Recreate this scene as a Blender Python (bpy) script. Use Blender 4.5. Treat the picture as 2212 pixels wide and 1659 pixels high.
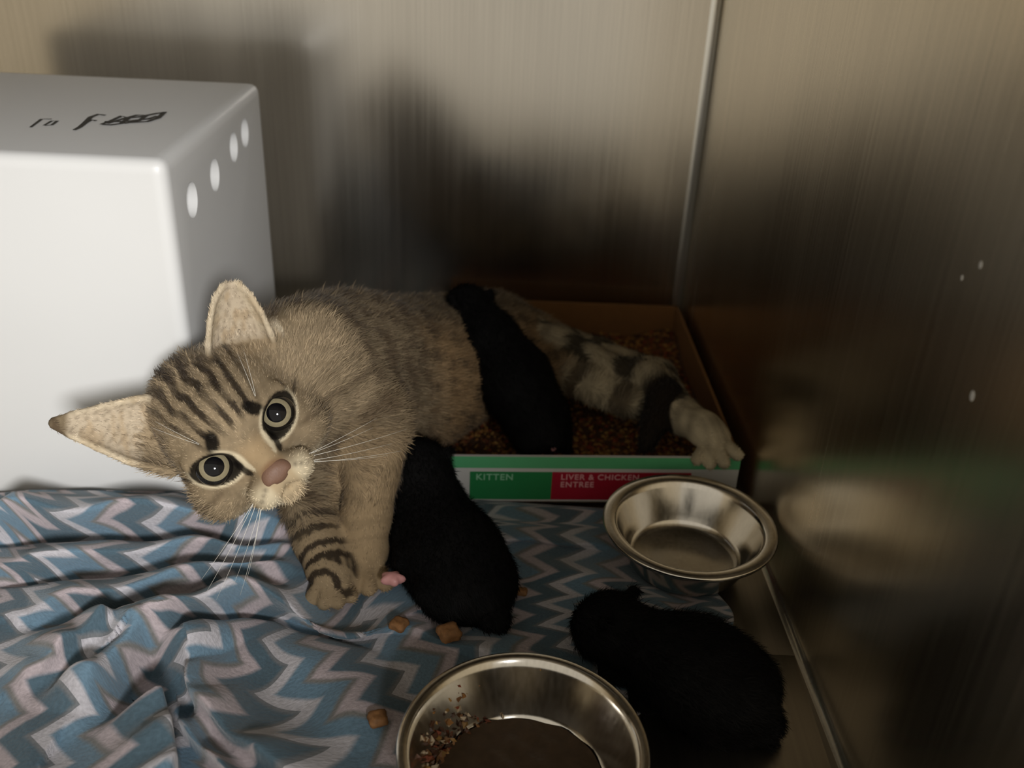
import bpy, bmesh, math, random
import numpy as np
from mathutils import Vector, Matrix

random.seed(7)
rng = np.random.default_rng(11)
for o in list(bpy.data.objects):
    bpy.data.objects.remove(o, do_unlink=True)
scene = bpy.context.scene
COL = scene.collection

# ------------------------------------------------------------------ camera
CAM_H = 0.50
FPX = 2100.0
IMG_W, IMG_H = 2212.0, 1659.0
_p, _r = math.radians(28.5), math.radians(2.6)
FWD = np.array([0.0, math.cos(_p), -math.sin(_p)])
_R0 = np.array([1.0, 0.0, 0.0]); _U0 = np.cross(_R0, FWD)
RGT = math.cos(_r) * _R0 + math.sin(_r) * _U0
UPV = -math.sin(_r) * _R0 + math.cos(_r) * _U0
cam_d = bpy.data.cameras.new('camera')
cam_d.sensor_width = 36.0
cam_d.lens = 36.0 * FPX / IMG_W
cam_d.clip_start = 0.01
cam_d.clip_end = 50
cam_d.dof.use_dof = True
cam_d.dof.focus_distance = 0.66
cam_d.dof.aperture_fstop = 5.6
cam = bpy.data.objects.new('camera', cam_d)
COL.objects.link(cam)
cam.matrix_world = Matrix(((RGT[0], UPV[0], -FWD[0], 0), (RGT[1], UPV[1], -FWD[1], 0), (RGT[2], UPV[2], -FWD[2], CAM_H), (0, 0, 0, 1)))
scene.camera = cam

# ------------------------------------------------------------------ world, lamps, exposure
world = bpy.data.worlds.new('room_light')
scene.world = world
world.use_nodes = True
world.node_tree.nodes['Background'].inputs[0].default_value = (1.0, 0.93, 0.80, 1)
world.node_tree.nodes['Background'].inputs[1].default_value = 0.58


def spot_lamp(name, loc, target, angle, blend, radius, power, color):
    d = bpy.data.lights.new(name, 'SPOT')
    d.spot_size = math.radians(angle); d.spot_blend = blend
    d.shadow_soft_size = radius
    d.energy = power; d.color = color
    o = bpy.data.objects.new(name, d)
    COL.objects.link(o)
    o.location = loc
    o.rotation_euler = (Vector(target) - Vector(loc)).to_track_quat('-Z', 'Y').to_euler()
    return o


spot_lamp('room_lamp', (0.30, -0.85, 0.84), (-0.36, 0.66, 0.19), 24.5, 1.0, 0.12, 150.0, (0.98, 0.985, 1.0))
scene.view_settings.view_transform = 'Standard'
scene.view_settings.look = 'None'
scene.view_settings.exposure = 0.0
scene.view_settings.gamma = 1.0
scene.view_settings.use_curve_mapping = False


# ------------------------------------------------------------------ helpers
def ray(px, py):
    return FWD + RGT * (px - IMG_W / 2) / FPX - UPV * (py - IMG_H / 2) / FPX


CAMP = np.array([0, 0, CAM_H])


def aty(px, py, y):
    d = ray(px, py)
    return CAMP + d * (y / d[1])


def atz(px, py, z):
    d = ray(px, py)
    return CAMP + d * ((z - CAM_H) / d[2])


def atx(px, py, x):
    d = ray(px, py)
    return CAMP + d * (x / d[0])


def srgb(r, g, b):
    f = lambda c: (c / 12.92 if c <= 0.04045 else ((c + 0.055) / 1.055) ** 2.4)
    return (f(r / 255.0), f(g / 255.0), f(b / 255.0))


def tag(o, label=None, cat=None, group=None, kind=None):
    if label: o['label'] = label
    if cat: o['category'] = cat
    if group: o['group'] = group
    if kind: o['kind'] = kind
    return o


def empty(name, loc, label=None, cat=None, group=None):
    o = bpy.data.objects.new(name, None)
    o.empty_display_size = 0.02
    COL.objects.link(o)
    o.location = loc
    return tag(o, label, cat, group)


def put(name, me, mat=None, parent=None):
    """link a mesh (world coordinates) as an object, keeping its place under a parent at rest"""
    o = bpy.data.objects.new(name, me)
    COL.objects.link(o)
    if mat is not None:
        if len(me.materials) == 0:
            me.materials.append(mat)
    if parent is not None:
        o.parent = parent
        bpy.context.view_layer.update()
        o.matrix_parent_inverse = parent.matrix_world.inverted()
    return o


def mesh_from(name, V, F, smooth=True):
    me = bpy.data.meshes.new(name)
    me.from_pydata([tuple(map(float, v)) for v in V], [], [tuple(map(int, f)) for f in F])
    me.update()
    if smooth:
        me.polygons.foreach_set('use_smooth', [True] * len(me.polygons))
    return me


def box_mesh(name, lo, hi, bevel=0.0, seg=2):
    bm = bmesh.new()
    bmesh.ops.create_cube(bm, size=1)
    lo = Vector(lo); hi = Vector(hi)
    for v in bm.verts:
        v.co = Vector([(lo[i] + hi[i]) / 2 + v.co[i] * (hi[i] - lo[i]) for i in range(3)])
    if bevel > 0:
        bmesh.ops.bevel(bm, geom=list(bm.edges), offset=bevel, segments=seg, profile=0.6, affect='EDGES')
    me = bpy.data.meshes.new(name)
    bm.to_mesh(me); bm.free()
    if bevel > 0:
        me.polygons.foreach_set('use_smooth', [True] * len(me.polygons))
        me.set_sharp_from_angle(angle=math.radians(40))
    return me


def lathe_mesh(name, prof, cx, cy, cz, n=96, closed=False):
    V = []; F = []
    m = len(prof)
    for i in range(n):
        a = 2 * math.pi * i / n
        for r, z in prof:
            V.append((cx + r * math.cos(a), cy + r * math.sin(a), cz + z))
    for i in range(n):
        j = (i + 1) % n
        for k in range(m if closed else m - 1):
            l = (k + 1) % m
            F.append((i * m + k, j * m + k, j * m + l, i * m + l))
    return mesh_from(name, V, F)


def tube_mesh(name, pts, radii, n=6):
    pts = [np.array(p, float) for p in pts]
    V = []; F = []
    for i, p in enumerate(pts):
        t = pts[min(i + 1, len(pts) - 1)] - pts[max(i - 1, 0)]
        t = t / (np.linalg.norm(t) + 1e-12)
        a = np.cross(t, (0.3, 0.2, 0.93)); a /= np.linalg.norm(a)
        b = np.cross(t, a)
        for k in range(n):
            th = 2 * math.pi * k / n
            V.append(p + radii[i] * (math.cos(th) * a + math.sin(th) * b))
    for i in range(len(pts) - 1):
        for k in range(n):
            l = (k + 1) % n
            F.append((i * n + k, i * n + l, (i + 1) * n + l, (i + 1) * n + k))
    F.append(tuple(range(n))[::-1]); F.append(tuple(range((len(pts) - 1) * n, len(pts) * n)))
    return mesh_from(name, V, F)


# ------------------------------------------------------------------ materials
def mat_new(name):
    m = bpy.data.materials.new(name)
    m.use_nodes = True
    nt = m.node_tree
    return m, nt, nt.nodes['Principled BSDF']


def simple(name, col, rough=0.6, metal=0.0, noise=0.0, nscale=200.0, bump=0.0, spec=0.5):
    m, nt, b = mat_new(name)
    b.inputs['Base Color'].default_value = (*col, 1)
    b.inputs['Roughness'].default_value = rough
    b.inputs['Metallic'].default_value = metal
    b.inputs['Specular IOR Level'].default_value = spec
    if noise > 0 or bump > 0:
        tc = nt.nodes.new('ShaderNodeTexCoord')
        n = nt.nodes.new('ShaderNodeTexNoise')
        n.inputs['Scale'].default_value = nscale
        n.inputs['Detail'].default_value = 4
        nt.links.new(tc.outputs['Object'], n.inputs['Vector'])
        if noise > 0:
            mx = nt.nodes.new('ShaderNodeMix'); mx.data_type = 'RGBA'
            mx.inputs[6].default_value = (*[c * (1 - noise) for c in col], 1)
            mx.inputs[7].default_value = (*[min(1, c * (1 + noise)) for c in col], 1)
            nt.links.new(n.outputs['Fac'], mx.inputs[0])
            nt.links.new(mx.outputs[2], b.inputs['Base Color'])
        if bump > 0:
            bp = nt.nodes.new('ShaderNodeBump')
            bp.inputs['Strength'].default_value = 0.5
            bp.inputs['Distance'].default_value = bump
            nt.links.new(n.outputs['Fac'], bp.inputs['Height'])
            nt.links.new(bp.outputs['Normal'], b.inputs['Normal'])
    return m


def steel(name, axis, col=(0.74, 0.69, 0.60), rough=0.27, streak=0.035):
    """brushed stainless steel; grain stretched along one axis, with faint smears"""
    m, nt, b = mat_new(name)
    b.inputs['Metallic'].default_value = 1.0
    tc = nt.nodes.new('ShaderNodeTexCoord')
    mp = nt.nodes.new('ShaderNodeMapping')
    sc = [900.0, 900.0, 900.0]; sc[axis] = 9.0
    mp.inputs['Scale'].default_value = sc
    n = nt.nodes.new('ShaderNodeTexNoise')
    n.inputs['Scale'].default_value = 0.35; n.inputs['Detail'].default_value = 3
    nt.links.new(tc.outputs['Object'], mp.inputs['Vector'])
    nt.links.new(mp.outputs['Vector'], n.inputs['Vector'])
    mp2 = nt.nodes.new('ShaderNodeMapping')
    sc2 = [14.0, 14.0, 14.0]; sc2[axis] = 3.5
    mp2.inputs['Scale'].default_value = sc2
    n2 = nt.nodes.new('ShaderNodeTexNoise')
    n2.inputs['Scale'].default_value = 1.0; n2.inputs['Detail'].default_value = 5
    nt.links.new(tc.outputs['Object'], mp2.inputs['Vector'])
    nt.links.new(mp2.outputs['Vector'], n2.inputs['Vector'])
    ad = nt.nodes.new('ShaderNodeMath'); ad.operation = 'ADD'
    nt.links.new(n.outputs['Fac'], ad.inputs[0]); nt.links.new(n2.outputs['Fac'], ad.inputs[1])
    mr = nt.nodes.new('ShaderNodeMapRange')
    mr.inputs['From Min'].default_value = 0.6; mr.inputs['From Max'].default_value = 1.4
    mr.inputs['To Min'].default_value = rough - streak; mr.inputs['To Max'].default_value = rough + streak
    nt.links.new(ad.outputs[0], mr.inputs['Value'])
    nt.links.new(mr.outputs[0], b.inputs['Roughness'])
    mx = nt.nodes.new('ShaderNodeMix'); mx.data_type = 'RGBA'
    mx.inputs[6].default_value = (*[c * 0.86 for c in col], 1)
    mx.inputs[7].default_value = (*[min(1, c * 1.12) for c in col], 1)
    mr2 = nt.nodes.new('ShaderNodeMapRange')
    mr2.inputs['From Min'].default_value = 0.6; mr2.inputs['From Max'].default_value = 1.4
    nt.links.new(ad.outputs[0], mr2.inputs['Value'])
    nt.links.new(mr2.outputs[0], mx.inputs[0])
    nt.links.new(mx.outputs[2], b.inputs['Base Color'])
    bp = nt.nodes.new('ShaderNodeBump')
    bp.inputs['Strength'].default_value = 0.15; bp.inputs['Distance'].default_value = 0.0001
    nt.links.new(n.outputs['Fac'], bp.inputs['Height'])
    nt.links.new(bp.outputs['Normal'], b.inputs['Normal'])
    return m


def attr_mat(name, rough=0.7, spec=0.2, sheen=0.0, attr='col'):
    m, nt, b = mat_new(name)
    a = nt.nodes.new('ShaderNodeAttribute'); a.attribute_name = attr
    nt.links.new(a.outputs['Color'], b.inputs['Base Color'])
    b.inputs['Roughness'].default_value = rough
    b.inputs['Specular IOR Level'].default_value = spec
    b.inputs['Sheen Weight'].default_value = sheen
    return m


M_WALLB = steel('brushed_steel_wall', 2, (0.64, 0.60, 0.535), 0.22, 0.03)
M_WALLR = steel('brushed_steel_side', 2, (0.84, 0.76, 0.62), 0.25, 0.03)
M_FLOOR = steel('steel_floor', 1, (0.42, 0.39, 0.34), 0.32)
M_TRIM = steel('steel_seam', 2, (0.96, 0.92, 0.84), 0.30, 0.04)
M_BOWL = steel('bowl_steel', 2, (0.66, 0.62, 0.55), 0.17, 0.05)
M_WHITE = simple('white_plastic', (0.64, 0.63, 0.605), 0.42, noise=0.03, nscale=8)
M_INK = simple('black_marker', (0.035, 0.033, 0.028), 0.6)
M_CARD = simple('brown_cardboard', srgb(128, 88, 46), 0.85, noise=0.12, nscale=90)
M_PWHITE = simple('printed_white', srgb(205, 203, 198), 0.5, noise=0.05, nscale=60)
M_PGREEN = simple('printed_green', srgb(40, 132, 74), 0.42, noise=0.06, nscale=80)
M_PLIME = simple('printed_light_green', srgb(92, 178, 122), 0.4, noise=0.06, nscale=80)
M_PRED = simple('printed_red', srgb(170, 22, 48), 0.42, noise=0.06, nscale=80)
M_PTEXTG = simple('lettering_pale_green', srgb(150, 205, 168), 0.5)
M_PTEXTR = simple('lettering_pale_pink', srgb(236, 172, 176), 0.5)

# ------------------------------------------------------------------ cage shell
WY = 1.060      # back wall
LX = -0.78      # left wall
CZ = 0.78       # ceiling
FY = 0.02       # front edge of the cage


def wallx(y):    # right wall, set very slightly out of square
    return 0.222 - 0.0459 * (y - 0.45)


WX = wallx(WY)
WXF = wallx(FY)


def shell(name, lo, hi, mat, bevel=0):
    o = put(name, box_mesh(name, lo, hi, bevel), mat)
    o['kind'] = 'structure'
    return o


shell('floor', (LX, FY, -0.02), (WXF + .01, WY, 0), M_FLOOR)
shell('wall_back', (LX - .02, WY, -0.02), (WXF + .02, WY + .02, CZ), M_WALLB)
V = [(WXF, FY, -.02), (WXF + .04, FY, -.02), (WXF + .04, WY, -.02), (WX, WY, -.02)]
V += [(a, b, CZ) for a, b, c in V]
wall_r = put('wall_right', mesh_from('wall_right', V, [(0, 3, 2, 1), (4, 5, 6, 7), (0, 1, 5, 4), (1, 2, 6, 5), (2, 3, 7, 6), (3, 0, 4, 7)], False), M_WALLR)
wall_r['kind'] = 'structure'
shell('wall_left', (LX - .02, FY, -0.02), (LX, WY, CZ), M_WALLR)
shell('ceiling', (LX - .02, FY, CZ), (WXF + .04, WY + .02, CZ + .02), M_FLOOR)


def cove(name, axis, r=0.007, n=8, lo=0.0, hi=1.0, cx=0, cy=0, sx=-1, sy=-1):
    """concave quarter-round weld strip along z (axis 2) or y (axis 1)"""
    V = []; F = []
    pts = []
    for i in range(n + 1):
        a = math.pi / 2 * i / n
        pts.append((cx + sx * r * (1 - math.cos(a)), cy + sy * r * (1 - math.sin(a))))
    pts.append((cx, cy))
    for e in (lo, hi):
        for p in pts:
            V.append((p[0], p[1], e) if axis == 2 else (p[0], e, p[1]))
    m = len(pts)
    for i in range(m):
        j = (i + 1) % m
        F.append((i, j, m + j, m + i))
    F.append(tuple(range(m))); F.append(tuple(range(m, 2 * m))[::-1])
    me = mesh_from(name, V, F)
    bm = bmesh.new(); bm.from_mesh(me); bmesh.ops.recalc_face_normals(bm, faces=bm.faces); bm.to_mesh(me); bm.free()
    me.set_sharp_from_angle(angle=math.radians(50))
    o = put(name, me, M_TRIM)
    o['kind'] = 'structure'
    return o


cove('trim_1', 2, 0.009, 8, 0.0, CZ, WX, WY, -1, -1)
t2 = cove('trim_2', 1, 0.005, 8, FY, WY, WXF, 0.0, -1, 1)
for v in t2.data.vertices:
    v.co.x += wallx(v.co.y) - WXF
# overlapping floor sheet at the front, its bevelled edge catching the light
shell('trim_3', (LX, FY, 0.0), (wallx(.527) - 0.006, 0.527, 0.0022), M_FLOOR, 0.0008)
for px, py, r in ((2100, 855, .0022), (2118, 572, .0016), (2078, 600, .0012)):
    c = aty(px, py, .8)
    for _ in range(6):
        c = atx(px, py, wallx(c[1]))
    bm = bmesh.new()
    bmesh.ops.create_icosphere(bm, subdivisions=2, radius=1)
    for v in bm.verts:
        v.co = Vector((c[0] + v.co.x * 0.0004, c[1] + v.co.y * r, c[2] + v.co.z * r * 1.3))
    me = bpy.data.meshes.new('dried_drop'); bm.to_mesh(me); bm.free()
    put('dried_drop', me, M_WHITE, wall_r)

# ------------------------------------------------------------------ white box
BX, BY0, BY1, BZ = -0.254, 0.676, 0.950, 0.300
box = empty('storage_box', (-0.40, 0.81, 0.0), 'white plastic box with ventilation holes and marker scrawl beside the tabby cat', 'box')
bm_body = box_mesh('box_body', (-0.56, BY0, 0.0), (BX, BY1, BZ), 0.011, 4)
bo = put('body', bm_body, M_WHITE, box)
cuts = []
bmc = bmesh.new()
holes = [(415, 432, .0130), (464, 378, .0125), (505, 318, .0120), (529, 287, .0120)]
for px, py, r in holes:
    c = atx(px, py, BX)
    ret = bmesh.ops.create_cone(bmc, cap_ends=True, segments=28, radius1=r, radius2=r, depth=0.040)
    for v in ret['verts']:
        x, y, z = v.co
        v.co = Vector((c[0] + z, c[1] + x, c[2] + y * 1.1))
mec = bpy.data.meshes.new('hole_cut'); bmc.to_mesh(mec); bmc.free()
co = bpy.data.objects.new('hole_cut', mec); COL.objects.link(co)
md = bo.modifiers.new('holes', 'BOOLEAN'); md.object = co; md.operation = 'DIFFERENCE'; md.solver = 'EXACT'
bpy.context.view_layer.update()
dg = bpy.context.evaluated_depsgraph_get()
newme = bpy.data.meshes.new_from_object(bo.evaluated_get(dg))
bo.modifiers.clear(); bo.data = newme
bpy.data.objects.remove(co, do_unlink=True)
newme.set_sharp_from_angle(angle=math.radians(40))


def ribbon(pts, w, z):
    """flat marker stroke on a horizontal face, with a hair of thickness"""
    P = [np.array(p[:2]) for p in pts]
    V = []; F = []
    for i, p in enumerate(P):
        t = P[min(i + 1, len(P) - 1)] - P[max(i - 1, 0)]
        t = t / (np.linalg.norm(t) + 1e-9)
        n = np.array([-t[1], t[0]])
        ww = w * (0.6 + 0.4 * math.sin(math.pi * (i + .5) / len(P)))
        V += [(*(p + n * ww), z), (*(p - n * ww), z)]
    for i in range(len(P) - 1):
        F.append((2 * i, 2 * i + 1, 2 * i + 3, 2 * i + 2))
    return V, F


strokes = [[(66, 276), (90, 258), (112, 258)], [(95, 272), (112, 262), (124, 262), (112, 271), (97, 272)],
           [(160, 282), (172, 276), (182, 268), (196, 254), (212, 248), (228, 250)],
           [(182, 268), (196, 260), (208, 262)],
           [(218, 270), (240, 262), (262, 252), (278, 256), (262, 268), (240, 271), (222, 270)],
           [(232, 268), (266, 258), (296, 250), (318, 250), (300, 262), (268, 268)],
           [(262, 258), (300, 254), (340, 246), (356, 243), (342, 256), (318, 264), (282, 266)],
           [(226, 264), (270, 264), (322, 258), (340, 252)]]
V = []; F = []
for i, s in enumerate(strokes):
    v, f = ribbon([atz(x, y, BZ) for x, y in s], 0.0022 if i > 1 else 0.0014, BZ + 0.0004 + i * 0.00003)
    F += [tuple(k + len(V) for k in q) for q in f]; V += v
tag(put('marker_writing', mesh_from('marker_writing', V, F, False), M_INK, box), 'black marker scrawl on the box top')

# ------------------------------------------------------------------ cardboard tray
TH = 0.050
FLp, FRp = np.array([-0.072, 0.694]), np.array([0.201, 0.713])
BLp, BRp = np.array([-0.080, 1.030]), np.array([0.188, 1.036])
tray = empty('cardboard_tray', (0.06, 0.86, 0.0), 'shallow cardboard food tray with green and red printed front, used for litter', 'tray')


def wall_panel(name, a, b, z0, z1, th, mat, inward, parent):
    a = np.array(a); b = np.array(b)
    n = np.array(inward) * th
    V = [(*a, z0), (*b, z0), (*(b + n), z0), (*(a + n), z0), (*a, z1), (*b, z1), (*(b + n), z1), (*(a + n), z1)]
    F = [(0, 1, 2, 3), (7, 6, 5, 4), (0, 4, 5, 1), (1, 5, 6, 2), (2, 6, 7, 3), (3, 7, 4, 0)]
    me = mesh_from(name, V, F, False)
    bm = bmesh.new(); bm.from_mesh(me); bmesh.ops.recalc_face_normals(bm, faces=bm.faces); bm.to_mesh(me); bm.free()
    return put(name, me, mat, parent)


fd = (FRp - FLp) / np.linalg.norm(FRp - FLp)
fn = np.array([-fd[1], fd[0]])            # into the tray
V = [(*FLp, .003), (*FRp, .003), (*BRp, .003), (*BLp, .003), (*FLp, .004), (*FRp, .004), (*BRp, .004), (*BLp, .004)]
put('base', mesh_from('base', V, [(3, 2, 1, 0), (4, 5, 6, 7), (0, 1, 5, 4), (1, 2, 6, 5), (2, 3, 7, 6), (3, 0, 4, 7)], False), M_CARD, tray)
fp = wall_panel('front_panel', FLp, FRp, .003, TH, .003, M_PWHITE, fn, tray)
fl = wall_panel('front_lining', FLp + fn * .003, FRp + fn * .003, .004, TH - .001, .001, M_CARD, fn, tray)
rd = (BRp - FRp) / np.linalg.norm(BRp - FRp)
rn = np.array([-rd[1], rd[0]])
wall_panel('side_panel', FRp, BRp, .003, TH, .003, M_CARD, rn, tray)
wall_panel('back_panel', BRp, BLp, .003, TH, .003, M_CARD, np.array([0.0, -1.0]), tray)
# left side is squashed flat under the cat
wall_panel('crushed_side_panel', BLp, FLp, .003, .012, .003, M_CARD, np.array([1.0, 0.0]), tray)


def fpos(s, z, off):
    p = FLp + fd * s - fn * off
    return (p[0], p[1], z)


def print_patch(name, s0, s1, z0, z1, mat, parent, off=0.0005):
    V = [fpos(s0, z0, off), fpos(s1, z0, off), fpos(s1, z1, off), fpos(s0, z1, off),
         fpos(s0, z0, -.0002), fpos(s1, z0, -.0002), fpos(s1, z1, -.0002), fpos(s0, z1, -.0002)]
    F = [(0, 1, 2, 3), (7, 6, 5, 4), (0, 4, 5, 1), (1, 5, 6, 2), (2, 6, 7, 3), (3, 7, 4, 0)]
    return put(name, mesh_from(name, V, F, False), mat, parent)


LEN = float(np.linalg.norm(FRp - FLp))
print_patch('green_band', 0.0, LEN, .0385, .0498, M_PLIME, fp)
print_patch('green_panel', .0395, .1105, .006, .0345, M_PGREEN, fp)
print_patch('red_panel', .1105, .232, .006, .0345, M_PRED, fp)


def lettering(name, text, s, z, size, mat, parent):
    cu = bpy.data.curves.new(name, 'FONT')
    cu.body = text; cu.size = size; cu.extrude = 0.0001; cu.space_character = 1.12; cu.offset = 0.00012
    ob = bpy.data.objects.new(name, cu); COL.objects.link(ob)
    bpy.context.view_layer.update()
    me = bpy.data.meshes.new_from_object(ob.evaluated_get(bpy.context.evaluated_depsgraph_get()))
    bpy.data.objects.remove(ob, do_unlink=True)
    b = fpos(s, z, 0.0008)
    for v in me.vertices:
        x, y, q = v.co
        p = np.array(b[:2]) + fd * x - fn * q
        v.co = (p[0], p[1], b[2] + y)
    me.materials.clear()
    return put(name, me, mat, parent)


lettering('lettering', 'KITTEN', .0445, .0265, .0088, M_PTEXTG, fp)
lettering('lettering', 'LIVER & CHICKEN', .118, .0272, .0078, M_PTEXTR, fp)
lettering('lettering', 'ENTREE', .118, .0195, .0078, M_PTEXTR, fp)

# litter: a lumpy bed plus loose pellets
LZ = 0.014


def in_tray(x, y, m=0.006):
    t = (y - 0.70) / 0.33
    xl = -0.072 - .008 * t + m; xr = 0.201 - .013 * t - m
    yf = 0.694 + (x + .072) / .273 * .019 + m; yb = 1.032 - m
    return (x > xl) & (x < xr) & (y > yf) & (y < yb)


def litter_h(x, y):
    return LZ + .004 * np.sin(x * 37 + 1) * np.cos(y * 31) + .003 * np.sin(x * 83 + y * 61) + .004 * np.exp(-((x - .13) ** 2 + (y - .98) ** 2) / .004)


M_LIT = attr_mat('litter_pellets', 0.85, 0.2)
M_LITB = simple('litter_bed', srgb(84, 58, 36), 0.95, noise=0.35, nscale=260, bump=0.002)
gx = np.linspace(0.008, .992, 60); gy = np.linspace(0.012, .985, 70)
V = []; F = []
for b_ in gy:
    for a_ in gx:
        p = (1 - b_) * ((1 - a_) * (FLp + fn * .004) + a_ * (FRp + fn * .004)) + b_ * ((1 - a_) * BLp + a_ * BRp)
        V.append((p[0], p[1], float(litter_h(p[0], p[1]))))
for j in range(69):
    for i in range(59):
        k = j * 60 + i
        F.append((k, k + 1, k + 61, k + 60))
litter = put('litter', mesh_from('litter', V, F), M_LITB)
tag(litter, 'brown pellet litter filling the cardboard tray', 'litter', kind='stuff')
N = 9000
xs = rng.uniform(-.08, .205, N); ys = rng.uniform(.69, 1.035, N)
ok = in_tray(xs, ys)
xs, ys = xs[ok], ys[ok]
zs = litter_h(xs, ys) + rng.uniform(-.0008, .0022, len(xs))
base = np.array([(1, 0, 0), (-1, 0, 0), (0, 1, 0), (0, -1, 0), (0, 0, 1), (0, 0, -1)], float)
bf = [(0, 2, 4), (2, 1, 4), (1, 3, 4), (3, 0, 4), (2, 0, 5), (1, 2, 5), (3, 1, 5), (0, 3, 5)]
pal = np.array([srgb(120, 82, 48), srgb(146, 100, 52), srgb(96, 60, 36), srgb(132, 66, 40), srgb(160, 122, 66), srgb(74, 48, 32)])
VV = np.zeros((len(xs), 6, 3)); CC = np.zeros((len(xs), 6, 4))
for i in range(len(xs)):
    s = rng.uniform(.0016, .0027)
    a = rng.uniform(0, 6.28)
    q = base * np.array([s * 1.5, s, s * .9])
    rot = np.array([[math.cos(a), -math.sin(a), 0], [math.sin(a), math.cos(a), 0], [0, 0, 1]])
    VV[i] = q @ rot.T + (xs[i], ys[i], zs[i])
    c = pal[rng.integers(len(pal))] * rng.uniform(.8, 1.2)
    CC[i, :, :3] = c; CC[i, :, 3] = 1
FF = (np.array(bf)[None] + 6 * np.arange(len(xs))[:, None, None]).reshape(-1, 3)


def fast_mesh(name, V, F, cols=None, smooth=True):
    V = np.ascontiguousarray(V, np.float32); F = np.ascontiguousarray(F, np.int32)
    me = bpy.data.meshes.new(name)
    k = F.shape[1]
    me.vertices.add(len(V)); me.vertices.foreach_set('co', V.ravel())
    me.loops.add(F.size); me.loops.foreach_set('vertex_index', F.ravel())
    me.polygons.add(len(F))
    me.polygons.foreach_set('loop_start', np.arange(0, F.size, k, dtype=np.int32))
    me.polygons.foreach_set('loop_total', np.full(len(F), k, np.int32))
    me.polygons.foreach_set('use_smooth', np.full(len(F), smooth))
    me.update(calc_edges=True)
    if cols is not None:
        at = me.color_attributes.new('col', 'FLOAT_COLOR', 'POINT')
        at.data.foreach_set('color', np.ascontiguousarray(cols, np.float32).ravel())
    return me


lp = put('pellets', fast_mesh('pellets', VV.reshape(-1, 3), FF, CC.reshape(-1, 4), False), M_LIT, litter)
lp['kind'] = 'stuff'

# ------------------------------------------------------------------ blanket
def seg_dist(P, poly):
    """distance to polyline, signed: positive on its far side"""
    best = np.full(len(P), 1e9); sg = np.zeros(len(P)); tt = np.zeros(len(P)); L = 0
    tot = sum(np.linalg.norm(np.array(poly[i + 1]) - np.array(poly[i])) for i in range(len(poly) - 1))
    for i in range(len(poly) - 1):
        a = np.array(poly[i]); b = np.array(poly[i + 1])
        ab = b - a; l2 = ab @ ab
        t = np.clip(((P - a) @ ab) / l2, 0, 1)
        d = P - (a + t[:, None] * ab)
        dist = np.hypot(d[:, 0], d[:, 1])
        s = np.sign(ab[0] * d[:, 1] - ab[1] * d[:, 0])
        m = dist < best
        best[m] = dist[m]; sg[m] = s[m]; tt[m] = (L + t[m] * math.sqrt(l2)) / tot
        L += math.sqrt(l2)
    return best, sg, tt


def pline(pts, z=0.02):
    return [tuple(atz(x, y, z)[:2]) for x, y in pts]


# (polyline in the photograph's layout on the floor, height, width far, width near, lean towards the near side)
FOLDS = [
    (pline([(-80, 1130), (120, 1118), (350, 1122), (560, 1130), (640, 1135)]), .040, .030, .007, .022),
    (pline([(-60, 1215), (160, 1200), (420, 1182), (600, 1172), (650, 1175)]), .024, .024, .007, .016),
    (pline([(40, 1312), (260, 1275), (480, 1225), (620, 1210), (660, 1210)]), .026, .024, .007, .016),
    (pline([(300, 1360), (400, 1310), (520, 1282), (620, 1275), (690, 1300), (780, 1315), (860, 1290)]), .036, .026, .007, .022),
    (pline([(150, 1540), (220, 1440), (300, 1375), (350, 1365), (400, 1395), (425, 1440)]), .034, .032, .012, .014),
    (pline([(415, 1420), (470, 1500), (560, 1585), (680, 1670)]), .022, .018, .006, .012),
    (pline([(395, 1500), (450, 1575), (540, 1665), (600, 1730)]), .018, .014, .006, .010),
    (pline([(330, 1740), (318, 1620), (290, 1520)]), .028, .024, .010, .012),
    (pline([(470, 1400), (600, 1385), (740, 1460), (800, 1600)]), .008, .03, .02, .0),
    (pline([(940, 1126), (1150, 1122), (1340, 1145)]), .013, .022, .006, .010),
    (pline([(780, 1310), (900, 1310), (1010, 1350), (1130, 1395)]), .016, .022, .009, .008),
    (pline([(1180, 1190), (1290, 1225), (1420, 1300), (1500, 1350)]), .009, .022, .014, .003),
    (pline([(1520, 1260), (1545, 1300), (1555, 1360)]), .008, .014, .010, .0),
    (pline([(20, 1470), (130, 1400), (250, 1330)]), .022, .026, .009, .012),
]
NU, NV = 280, 340
uu = np.linspace(0, 1, NU); vv = np.linspace(0, 1, NV)
Y0, Y1 = 0.325, 1.050  # far strip behind the cat added to stop the floor mirroring the lamp
ytab = [.30, .38, .45, .50, .545, .60, .665, .674, .690, .700, 1.18]
xltab = [-.250, -.290, -.335, -.370, -.400, -.440, -.475, -.250, -.250, -.250, -.250]
xrtab = [.02, .04, .085, .135, .170, .168, .155, .153, .150, -.088, -.096]
UU, VVg = np.meshgrid(uu, vv)
yy = Y0 + (Y1 - Y0) * VVg
xl = np.interp(yy, ytab, xltab) + .002 * np.sin(yy * 40); xr = np.interp(yy, ytab, xrtab) + .005 * np.sin(yy * 90 + 1)
xx = xl + (xr - xl) * UU
P = np.stack([xx.ravel(), yy.ravel()], 1)
Z = 0.0055 + .009 * np.clip((-.08 - P[:, 0]) / .05, 0, 1) + .0015 * np.sin(P[:, 0] * 40) * np.sin(P[:, 1] * 55) + .0012 * np.sin(P[:, 0] * 95 + P[:, 1] * 60)
SH = np.zeros_like(P); UVo = np.zeros_like(P)
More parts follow.
